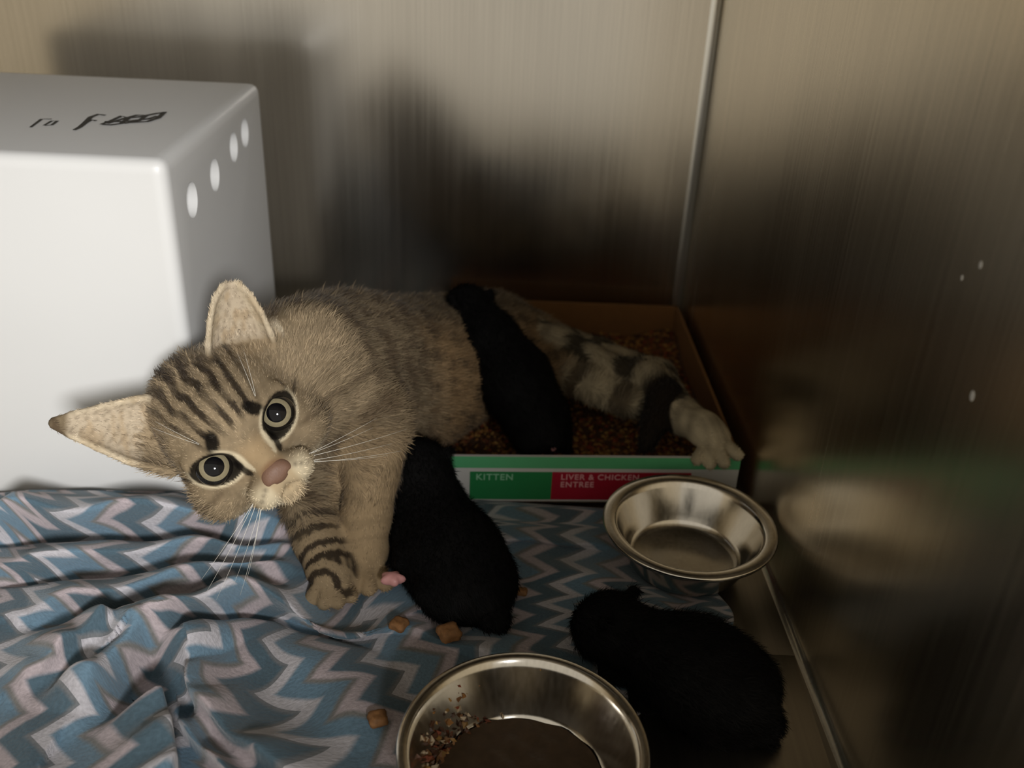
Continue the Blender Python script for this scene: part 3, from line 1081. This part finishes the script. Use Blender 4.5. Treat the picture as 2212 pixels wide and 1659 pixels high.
def coat(p):
    h = to_head(p)
    x, u, w = h[:, 0], h[:, 1], h[:, 2]
    ax_ = np.abs(x)
    n1 = vnoise(p, 160, 1); n2 = vnoise(p, 420, 2); n3 = vnoise(p, 900, 4)
    # body: agouti with broken mackerel stripes across the spine
    q = p - mid
    along = q @ spd; ac = q @ side; up_ = q @ upb
    c = np.tile(C_AG * .78, (len(p), 1)) * (1 + .10 * n2 + .06 * n3)[:, None]  # body darker than head: weaker lamplight there is put into the coat colour
    band = np.sin(along * 230 + ac * 55 + 1.6 * n1)
    c = mixc(c, np.tile(C_MID, (len(p), 1)), .9 * smooth01(band, .1, .7) * smooth01(n2 * .5 + .5, .12, .5))
    # thin lengthwise dark lines near the back
    ln_ = np.sin(ac * 420 + .8 * n1)
    c = mixc(c, np.tile(C_DARK, (len(p), 1)), .8 * smooth01(ln_, .25, .8) * smooth01(-ac, .005, .035) * smooth01(-along, -.06, .0))
    c = mixc(c, np.tile(np.array(srgb(146, 118, 84)), (len(p), 1)), .7 * smooth01(ac, .030, .065) * smooth01(along, -.05, -.01))
    c = mixc(c, np.tile(C_MID, (len(p), 1)), .85 * smooth01(n2 + .3 * n1, .2, .6) * smooth01(ac, .0, .03))
    # forelegs
    for pts, tan_, st, rd_ in ((LA + [pA, pA + (0, -.03, -.006)], .45, .16, .036), (LB + [pB, pB + (0, -.02, -.006)], .15, .95, .0235)):
        d, s = chain_param(p, np.array(pts))
        m = smooth01(rd_ - d, 0, .006) * smooth01(s, .02, .06)
        lc = mixc(np.tile(C_AG, (len(p), 1)), np.tile(C_TAN, (len(p), 1)), np.full(len(p), tan_))
        lc = mixc(lc, np.tile(C_DARK, (len(p), 1)), st * smooth01(np.sin(s * 420 + 1.4 * n1 + .8 * n2), -.1, .6))
        c = mixc(c, lc, m * ((w < 0.5) | (u < -3.8)))
    # hind legs and tail
    d, s = chain_param(p, HLp)
    m = smooth01(.032 - d, 0, .006) * smooth01(s, .07, .10)
    lc = np.tile(C_CREAM * .62, (len(p), 1)) * (1 + .25 * n2)[:, None]
    lc = mixc(lc, np.tile(C_DARK, (len(p), 1)), .85 * smooth01(np.sin(s * 150 + 1.6 * n1 + .8 * n2 + 1.0), -.1, .6) * (s < .262))
    c = mixc(c, lc, m)
    d, s = chain_param(p, np.array(HL2))
    m = smooth01(.026 - d, 0, .006) * smooth01(s, .07, .10)
    lc = np.tile(C_CREAM * .62, (len(p), 1)) * (1 + .25 * n2)[:, None]
    lc = mixc(lc, np.tile(C_MID * .7, (len(p), 1)), .8 * smooth01(np.sin(s * 140 + n1), .1, .6))
    c = mixc(c, lc, m)
    d, s = chain_param(p, TLp)
    m = smooth01(.0215 - d, 0, .004) * smooth01(s, .03, .06)
    ringd = smooth01(np.sin(s * 125 + .6 + .9 * n1 + .7 * n2), -.2, .6)
    lc = mixc(np.tile(C_CREAM * .62, (len(p), 1)), np.tile(C_DARK * .7, (len(p), 1)), np.maximum(ringd * .9, smooth01(s, .185, .205)))
    c = mixc(c, lc, m)
    # ---- head
    hc = np.tile(C_AG * 1.06, (len(p), 1)) * (1 + .12 * n2 + .08 * n3)[:, None]
    # crown stripes
    hn = vnoise(h, 1.4, 9)
    conv = x / (1 + .16 * np.clip(u - 1, 0, 6))
    stripes = smooth01(np.cos(conv * 2 * np.pi / .66 + .6 * hn), -.25, .35)
    zone = smooth01(u, 1.0, 2.0) * smooth01(2.35 - np.abs(conv), 0, .5)
    brk = .62 + .38 * smooth01(vnoise(h, 2.6, 12), -.5, .3)
    hc = mixc(hc, np.tile(C_DARK * .9, (len(p), 1)), .93 * stripes * zone * brk)
    hc = mixc(hc, np.tile(C_DARK * 1.3, (len(p), 1)), .75 * smooth01(u, 3.4, 4.8) * smooth01(3.2 - ax_, 0, 1.2) * smooth01(.5 - w, 0, 1.5) * smooth01(np.sin(x * 5.2 + .8 * hn), -.75, .3))
    # side of the face: dark outer-eye streaks
    for s_ in (-1, 1):
        xs_ = x * s_
        st = np.exp(-((u + .0 - .28 * (xs_ - 3.7)) / .17) ** 2) * smooth01(xs_, 3.75, 3.95) * smooth01(5.2 - xs_, 0, .9)
        hc = mixc(hc, np.tile(C_DARK, (len(p), 1)), .85 * st)
        st = np.exp(-((u + 1.5 + .25 * (xs_ - 3.4)) / .25) ** 2) * smooth01(xs_, 2.6, 3.3)
        hc = mixc(hc, np.tile(C_MID, (len(p), 1)), .6 * st)
        # black spots above the inner corner of each eye
        sp_ = np.exp(-(((xs_ - 1.55) * .82 + (u - 1.50) * .57) / .42) ** 2 - ((-(xs_ - 1.55) * .57 + (u - 1.50) * .82) / .80) ** 2)
        hc = mixc(hc, np.tile(C_BLACK, (len(p), 1)), .97 * smooth01(sp_, .25, .6))
    # muzzle and chin, pale
    mz = smooth01(-u, 1.7, 2.7) * smooth01(2.5 - ax_, 0, 1.0) * smooth01(w, 1.0, 2.2)
    hc = mixc(hc, np.tile(C_CREAM, (len(p), 1)), .85 * mz)
    hc = mixc(hc, np.tile(C_CREAM * .95, (len(p), 1)), .7 * smooth01(-u, 3.0, 3.8) * smooth01(w, .0, 1.5))
    # nose bridge, warmer
    br = smooth01(1.1 - ax_, 0, .5) * smooth01(.9 - u, 0, 1.2) * smooth01(w, 2.4, 3)
    hc = mixc(hc, np.tile(C_TAN, (len(p), 1)), .6 * br)
    brn = np.exp(-(x / .85) ** 2 - ((u + 1.75) / .55) ** 2) * (w > 2.5)
    hc = mixc(hc, np.tile(np.array(srgb(124, 94, 68)), (len(p), 1)), .85 * smooth01(brn, .2, .7))
    # eyes: pale ring, black liner and tear line
    for s_, e in zip((1, -1), eyes):
        a_ = math.radians(25 * s_)
        dx = x - e[0]; du = u - e[1]
        rx = dx * math.cos(a_) + du * math.sin(a_); ru = -dx * math.sin(a_) + du * math.cos(a_)
        rr = np.hypot(rx / 1.24, ru / .90)
        fr_ = smooth01(w, .6, 1.4)
        pale = smooth01(1.50 - rr, 0, .22) * np.maximum(smooth01(-ru, -.3, .2), smooth01(-dx * s_, .3, .8) * .9)
        hc = mixc(hc, np.tile(C_CREAM * 1.05, (len(p), 1)), .88 * pale * fr_)
        hc = mixc(hc, np.tile(C_BLACK, (len(p), 1)), .96 * smooth01(1.26 - rr, 0, .10) * fr_)
        # inner corner to nose
        t = np.clip((-du) / 2.0, 0, 1)
        lx = e[0] - s_ * (1.0 + .38 * t)
        tl = np.exp(-((x - lx) / (.20)) ** 2) * smooth01(-du, .2, .5) * smooth01(1.7 + du, 0, .4)
        hc = mixc(hc, np.tile(C_BLACK * 1.6, (len(p), 1)), .9 * smooth01(tl, .2, .6) * fr_)
        # pale line on the nose side of it
        lx2 = e[0] - s_ * (1.42 + .30 * t)
        tl2 = np.exp(-((x - lx2) / (.15)) ** 2) * smooth01(-du, -.5, .1) * smooth01(1.5 + du, 0, .5)
        hc = mixc(hc, np.tile(C_CREAM * 1.05, (len(p), 1)), .9 * smooth01(tl2, .2, .7) * fr_)
    # whisker-pad freckles
    for k in range(3):
        for s_ in (-1, 1):
            fk = np.exp(-((x - s_ * (1.15 + .3 * k)) ** 2 + (u + 2.45 + .22 * k) ** 2) / .025)
            hc = mixc(hc, np.tile(C_DARK, (len(p), 1)), .6 * fk * (w > 2))
    # ears
    for (bc, tp, ax2, e1, e2, rad) in ear_info:
        r_ = h - bc
        t = r_ @ ax2; el = np.linalg.norm(tp - bc)
        depth = r_ @ e2; lat = r_ @ e1
        inside = smooth01(t, .9, 1.6) * (np.abs(lat) < rad * 1.3) * (np.abs(depth) < rad * 1.4)
        ec = mixc(np.tile(C_EARIN, (len(p), 1)), np.tile(C_TAN * .9, (len(p), 1)), .5 * smooth01(n2, -.2, .6))
        ec = mixc(ec, np.tile(C_MID, (len(p), 1)), .35 * smooth01(n3, .0, .7))
        ec = mixc(ec, np.tile(C_CREAM, (len(p), 1)), .3 * smooth01(np.abs(lat) / (rad * (1.05 - t / el) + .15), .72, .95))
        hc = mixc(hc, ec, .9 * inside)
    hm = smooth01(w, -4.2, -2.6) * smooth01(9.9 - np.hypot(x, u - .5), 0, .5) * smooth01(u + 5.2 + .3 * (w), 0, .8)
    d, s = chain_param(p, np.array(LB))
    hm = hm * (1 - smooth01(.026 - d, 0, .004) * smooth01(s, .04, .06))
    return np.clip(mixc(c, hc, hm), 0, 1)


def cat_flow(p, n):
    h = to_head(p)
    g = np.tile(spd, (len(p), 1)) + np.array([0, 0, -.25])
    for pts in (LA, LB, HL):
        pt = np.array(pts)
        d, s = chain_param(p, pt)
        ds = pt[-1] - pt[1]; ds = ds / np.linalg.norm(ds)
        m = smooth01(.03 - d, 0, .008) * smooth01(s, .03, .07)
        g = mixc(g, np.tile(ds, (len(p), 1)), m)
    d, s = chain_param(p, TLp)
    m = smooth01(.022 - d, 0, .005)
    i = np.clip((s / .25 * (len(TL) - 1)).astype(int), 0, len(TL) - 2)
    g = mixc(g, TLp[i + 1] - TLp[i], m)
    hf = np.stack([h[:, 0] * .8, h[:, 1] + 2.0, -np.full(len(p), 2.2)], 1) @ HR
    hf /= np.linalg.norm(hf, axis=1, keepdims=True) + 1e-9
    for (bc, tp, ax2, e1, e2, rad) in ear_info:
        r_ = h - bc
        t = r_ @ ax2
        m = smooth01(t, .6, 1.4) * (np.linalg.norm(r_ - t[:, None] * ax2, axis=1) < rad * 1.6)
        hf = mixc(hf, np.tile(ax2 @ HR, (len(p), 1)), m)
    hm = smooth01(h[:, 2], -5.0, -2.5) * smooth01(10 - np.hypot(h[:, 0], h[:, 1]), 0, 1)
    return mixc(g, hf, hm)


def cat_len(p):
    h = to_head(p)
    fr_ = smooth01(h[:, 2], -4.5, 1.5) * smooth01(10 - np.hypot(h[:, 0], h[:, 1]), 0, 1)
    L = .0110 * (1 - fr_) + .0042 * fr_
    ruff = smooth01(np.abs(h[:, 0]), 3.6, 4.6) * (h[:, 1] < 2) + smooth01(-h[:, 1], 3.4, 4.2)
    L = L + .005 * np.clip(ruff, 0, 1) * fr_
    for (bc, tp, ax2, e1, e2, rad) in ear_info:
        r_ = h - bc
        t = r_ @ ax2
        m = smooth01(t, .9, 1.8) * (np.linalg.norm(r_ - t[:, None] * ax2, axis=1) < rad * 1.7)
        L = L * (1 - m) + .0036 * m
    for pts, r in ((LA, .034), (LB, .03), (HL, .03)):
        d, s = chain_param(p, np.array(pts))
        m = smooth01(r - d, 0, .008) * smooth01(s, .04, .09)
        L = L * (1 - m) + .0068 * m
    for pc, lp_ in ((pA, .0040), (pB, .0036), (pH, .0034)):
        m = smooth01(.046 - np.linalg.norm(p - pc, axis=1), 0, .012)
        L = L * (1 - m) + lp_ * m
    near = np.minimum(np.hypot(h[:, 0] - eyes[0][0], h[:, 1]), np.hypot(h[:, 0] - eyes[1][0], h[:, 1]))
    L = np.where((near < 2.0) & (h[:, 2] > .5), L * .55, L)
    nm = np.exp(-((h[:, 0] / 1.6) ** 2 + ((h[:, 1] + 1.8) / 2.0) ** 2)) * (h[:, 2] > 2)
    return L * (1 - .6 * nm)


def cat_mask(p, n):
    h = to_head(p)
    k = np.ones(len(p))
    for s_, e in zip((1, -1), eyes):
        a_ = math.radians(25 * s_)
        dx = h[:, 0] - e[0]; du = h[:, 1] - e[1]
        rx = dx * math.cos(a_) + du * math.sin(a_); ru = -dx * math.sin(a_) + du * math.cos(a_)
        k[(np.hypot(rx / 1.24, ru / .90) < 1.16) & (h[:, 2] > .5)] = 0
    k[(np.abs(h[:, 0]) < .98) & (np.abs(h[:, 1] + 2.10) < .75) & (h[:, 2] > 3.5)] = 0
    k[p[:, 2] < .006] = 0
    # the side turned away from everything that can be seen needs fewer hairs
    v = CAMP - p; v /= np.linalg.norm(v, axis=1, keepdims=True)
    k *= np.where((n * v).sum(1) < -.45, .3, 1.0)
    head = (h[:, 2] > -3.5) & (np.hypot(h[:, 0], h[:, 1]) < 10)
    return k * np.where(head, 1.0, .62)


cat = empty('cat', (-.08, .74, .02), 'brown tabby mother cat lying with head tilted, forelegs on the chevron blanket', 'cat')
cols = np.concatenate([coat(CV) * .9, np.ones((len(CV), 1))], 1)
put('body', fast_mesh('body', CV, CF, cols), M_SKIN, cat)
fur = put('fur', grow_fur('fur', CV, CF, CN, 230000, cat_flow, cat_len, .00028, coat, cat_mask, .84, .22, 1.15), M_FUR, cat)
fur['kind'] = 'stuff'

# eyes
M_EYEW = simple('eye_rim', (.012, .010, .008), 0.12, spec=.6)
M_IRIS = simple('iris', srgb(132, 122, 96), 0.10, noise=.18, nscale=500, spec=.6)
M_PUP = simple('pupil', (.003, .003, .004), 0.04, spec=.4)


def cap_mesh(name, c, axis, R, t0, t1, n=40, m=8):
    axis = axis / np.linalg.norm(axis)
    a = np.cross(axis, (0, 0, 1.0)); a /= np.linalg.norm(a); b = np.cross(axis, a)
    V = []; F = []
    for i in range(m + 1):
        th = t0 + (t1 - t0) * i / m
        for k in range(n):
            ph = 2 * math.pi * k / n
            V.append(c + R * (math.cos(th) * axis + math.sin(th) * (math.cos(ph) * a + math.sin(ph) * b)))
    for i in range(m):
        for k in range(n):
            l = (k + 1) % n
            F.append((i * n + k, (i + 1) * n + k, (i + 1) * n + l, i * n + l))
    if t0 < 1e-3:
        pass
    return mesh_from(name, V, F)


for e in eyes:
    c = hl(*e)
    gaze = CAMP - c; gaze /= np.linalg.norm(gaze)
    gaze = gaze + .05 * hu; gaze /= np.linalg.norm(gaze)
    R_ = EYER * S
    eo = put('eye', cap_mesh('eye', c, gaze, R_, .0005, math.pi - .001, 40, 24), M_EYEW, cat)
    put('iris', cap_mesh('iris', c, gaze, R_ * 1.012, .40, .84, 48, 10), M_IRIS, eo)
    put('pupil', cap_mesh('pupil', c, gaze, R_ * 1.018, .0005, .53, 40, 10), M_PUP, eo)

# nose leather
M_NOSE = simple('nose_leather', srgb(116, 86, 68), 0.6, noise=.15, nscale=900, bump=.0003)
fnose = Field(hl(0, -2.4, 4.3) - .022, hl(0, -2.4, 4.3) + .022, .0006)


def nell(c, r, k=.002, sub=False):
    fnose.ell(hl(*c), np.array(r) * S, HR, k, sub)


nell((0, -1.98, 4.30), (.88, .62, .62), .004)
for s in (-1, 1):
    nell((s * .58, -2.28, 4.28), (.42, .38, .48), .004)
nell((0, -2.40, 4.34), (.42, .36, .46), .004)
for s in (-1, 1):
    nell((s * .66, -2.54, 4.66), (.18, .10, .34), .001, True)
NVv, NF = fnose.mesh()
put('nose', fast_mesh('nose', relax(NVv, NF, 1), NF), M_NOSE, cat)

# whiskers
M_WHK = simple('whisker', (.80, .76, .66), 0.4)
wk = []
for s in (-1, 1):
    for i in range(6):
        a = np.array([s * (1.3 + .12 * (i % 3)), -2.45 - .18 * (i // 2), 3.9 - .15 * (i % 3)])
        spread = -.55 + .20 * i
        d = np.array([s * .80, -.55 - spread * .55, .05])
        d /= np.linalg.norm(d)
        Lw = rng.uniform(4.2, 6.6)
        pts = [hl(*(a + d * Lw * t + np.array([s * .7 * t * t, -.2 * t * t, -1.0 * t * t]))) for t in np.linspace(0, 1, 8)]
        wk.append((pts, [.00019 * (1 - .7 * t) for t in np.linspace(0, 1, 8)]))
for s in (-1, 1):
    for i in range(2):
        a = np.array([s * 2.0, 1.5, 2.6]); d = np.array([s * .35 + .15 * i * s, 1.0, .35]); d /= np.linalg.norm(d)
        pts = [hl(*(a + d * 3.4 * t + np.array([0, 0, -1.0 * t * t]))) for t in np.linspace(0, 1, 7)]
        wk.append((pts, [.00013 * (1 - .75 * t) for t in np.linspace(0, 1, 7)]))
for pts, rad_ in wk:
    put('whisker', tube_mesh('whisker', pts, rad_, 5), M_WHK, cat)

# claws on the far hind paw and toe pads
# ------------------------------------------------------------------ black kittens
M_BLKFUR = attr_mat('black_fur', 0.7, 0.12)
M_BLKSKIN = simple('black_coat', (.006, .0055, .0055), 0.9, spec=.1)
M_PAD = simple('pink_paw_pad', srgb(196, 140, 136), 0.5, noise=.1, nscale=400)
KC = np.array((.0042, .0040, .0040))


def kitten(name, label, lo, hi, build, flowdir, n=42000, L=.0075, pads=()):
    fk = Field(lo, hi, .0014)
    build(fk)
    V_, F_ = fk.mesh()
    V_ = relax(V_, F_, 2, .45)
    N_ = vnormals(V_, F_)
    b = V_.mean(0)
    t = empty(name, (b[0], b[1], float(V_[:, 2].min())), label, 'kitten', 'black kittens')
    put('body', fast_mesh('body', V_, F_), M_BLKSKIN, t)
    fd_ = np.array(flowdir, float); fd_ /= np.linalg.norm(fd_)
    g = grow_fur('fur', V_, F_, N_, n, lambda p, nn: np.tile(fd_, (len(p), 1)), lambda p: np.full(len(p), L), .00030,
                 lambda p: KC * (1 + .3 * vnoise(p, 300, 5))[:, None], lambda p, nn: (p[:, 2] > .006) * 1.0, .86, .3, 1.6)
    o = put('fur', g, M_BLKFUR, t); o['kind'] = 'stuff'
    for (c, r) in pads:
        bm = bmesh.new(); bmesh.ops.create_icosphere(bm, subdivisions=3, radius=1)
        c = np.array(c)
        for v in bm.verts:
            lob = 1 + .18 * math.cos(5 * math.atan2(v.co.y, v.co.x))
            v.co = Vector((c[0] + v.co.x * r[0] * lob, c[1] + v.co.y * r[1] * lob, c[2] + v.co.z * r[2]))
        me = bpy.data.meshes.new('paw'); bm.to_mesh(me); bm.free()
        me.polygons.foreach_set('use_smooth', [True] * len(me.polygons))
        tag(put('paw', me, M_PAD, t), 'pink toes')
    return t


def kitten_head(fk, c, fwd, up, r):
    """small round head with muzzle and two short ears"""
    fwd = np.array(fwd, float); fwd /= np.linalg.norm(fwd)
    up = np.array(up, float); up -= fwd * (up @ fwd); up /= np.linalg.norm(up)
    rt = np.cross(fwd, up)
    R = np.stack([rt, up, fwd])
    c = np.array(c)
    fk.ell(c, (r * 1.0, r * .92, r * 1.02), R, .01)
    fk.ell(c + fwd * r * .75 - up * r * .25, (r * .5, r * .38, r * .45), R, .008)
    for s in (-1, 1):
        fk.ell(c + rt * s * r * .5 - up * r * .3 + fwd * r * .25, (r * .5, r * .45, r * .5), R, .008)
        b0 = c + rt * s * r * .66 + up * r * .48 - fwd * r * .12
        tp = c + rt * s * r * .92 + up * r * .74 - fwd * r * .30
        for q in (-1, -.5, 0, .5, 1):
            a = b0 + q * r * .34 * (rt * .6 * s * -1 + up * .35) + fwd * r * -.08 * (1 - abs(q))
            fk.cap(a, tp, r * .12, r * .055, .003)


# first: sprawled over the mother's flank, head on her back
def k1(fk):
    a = aty(1160, 905, .752); b = aty(1110, 820, .775); c = aty(1055, 735, .800); d = aty(1010, 665, .835)
    fk.cap(a, b, .030, .032, .012); fk.cap(b, c, .032, .027, .012); fk.cap(c, d, .026, .019, .012)
    kitten_head(fk, aty(1012, 668, .83), (-.45, .8, -.1), (-.1, .2, 1), .0215)
    fk.chain([aty(1180, 900, .75), aty(1195, 945, .735)], [.016, .011], .008)
    fk.chain([aty(1140, 920, .745), aty(1135, 955, .732)], [.015, .010], .008)
    fk.chain([aty(1035, 720, .80), aty(990, 745, .785)], [.011, .008], .006)
    fk.chain([aty(1175, 880, .758), aty(1215, 930, .745), aty(1222, 965, .735)], [.009, .007, .005], .006)


kitten('kitten', 'black kitten climbing over the tabby cat\'s flank into the litter tray', (-.12, .66, .015), (.09, .93, .22), k1, (.45, -.7, -.6),
       pads=[(aty(1190, 962, .730), (.009, .006, .005))])


# second: beside the mother's forepaw, head towards her belly
def k2(fk):
    z0 = .030
    hd = atz(903, 1012, .060); hd = aty(903, 1018, .655)
    sh_ = aty(930, 1110, .630); md = aty(975, 1200, .592); rp = aty(1010, 1255, .566)
    fk.cap(hd, sh_, .024, .028, .012)
    fk.cap(sh_, md, .028, .037, .014)
    fk.ell(md, (.037, .042, .034), None, .014)
    fk.ell(rp, (.0375, .036, .031), None, .014)
    kitten_head(fk, hd, (-.35, .85, -.1), (.1, -.2, 1), .0255)
    fk.chain([sh_, aty(885, 1150, .608), aty(872, 1215, .578)], [.017, .012, .009], .008)
    fk.chain([rp, aty(960, 1290, .545), aty(925, 1275, .545)], [.022, .014, .010], .008)
    fk.chain([rp, aty(1055, 1310, .545)], [.022, .014], .008)
    fk.chain([aty(1030, 1290, .548), aty(1075, 1335, .533), aty(1050, 1345, .525)], [.010, .008, .005], .006)


kitten('kitten', 'black kitten crouching on the blanket beside the tabby cat\'s forepaw', (-.16, .47, -.01), (.07, .73, .14), k2, (.35, -.75, -.25),
       pads=[(aty(848, 1250, .556), (.0085, .006, .005))])


# third: near the right-hand side, heading left
def k3(fk):
    hd = atz(1318, 1350, .034); sh_ = atz(1400, 1400, .032); md = atz(1490, 1440, .035); rp = atz(1565, 1480, .034)
    fk.cap(hd, sh_, .018, .023, .010)
    fk.cap(sh_, md, .023, .033, .012)
    fk.ell(md, (.036, .034, .031), None, .014)
    fk.ell(rp, (.036, .033, .030), None, .014)
    kitten_head(fk, hd, (-.75, .45, -.15), (.05, .05, 1), .0245)
    fk.chain([sh_, atz(1350, 1440, .012), atz(1320, 1452, .008)], [.016, .011, .009], .008)
    fk.chain([atz(1430, 1440, .025), atz(1405, 1500, .010), atz(1390, 1510, .008)], [.015, .011, .009], .008)
    fk.chain([rp, atz(1560, 1560, .012), atz(1520, 1580, .009)], [.022, .014, .010], .008)
    fk.chain([rp, atz(1630, 1545, .014), atz(1600, 1580, .009)], [.022, .014, .010], .008)
    fk.chain([atz(1610, 1500, .025), atz(1660, 1560, .010), atz(1655, 1600, .007)], [.011, .008, .005], .006)


kitten('kitten', 'black kitten on the cage floor right of the near food bowl', (.02, .38, -.01), (.24, .60, .11), k3, (.8, -.5, -.2))

bpy.context.view_layer.update()
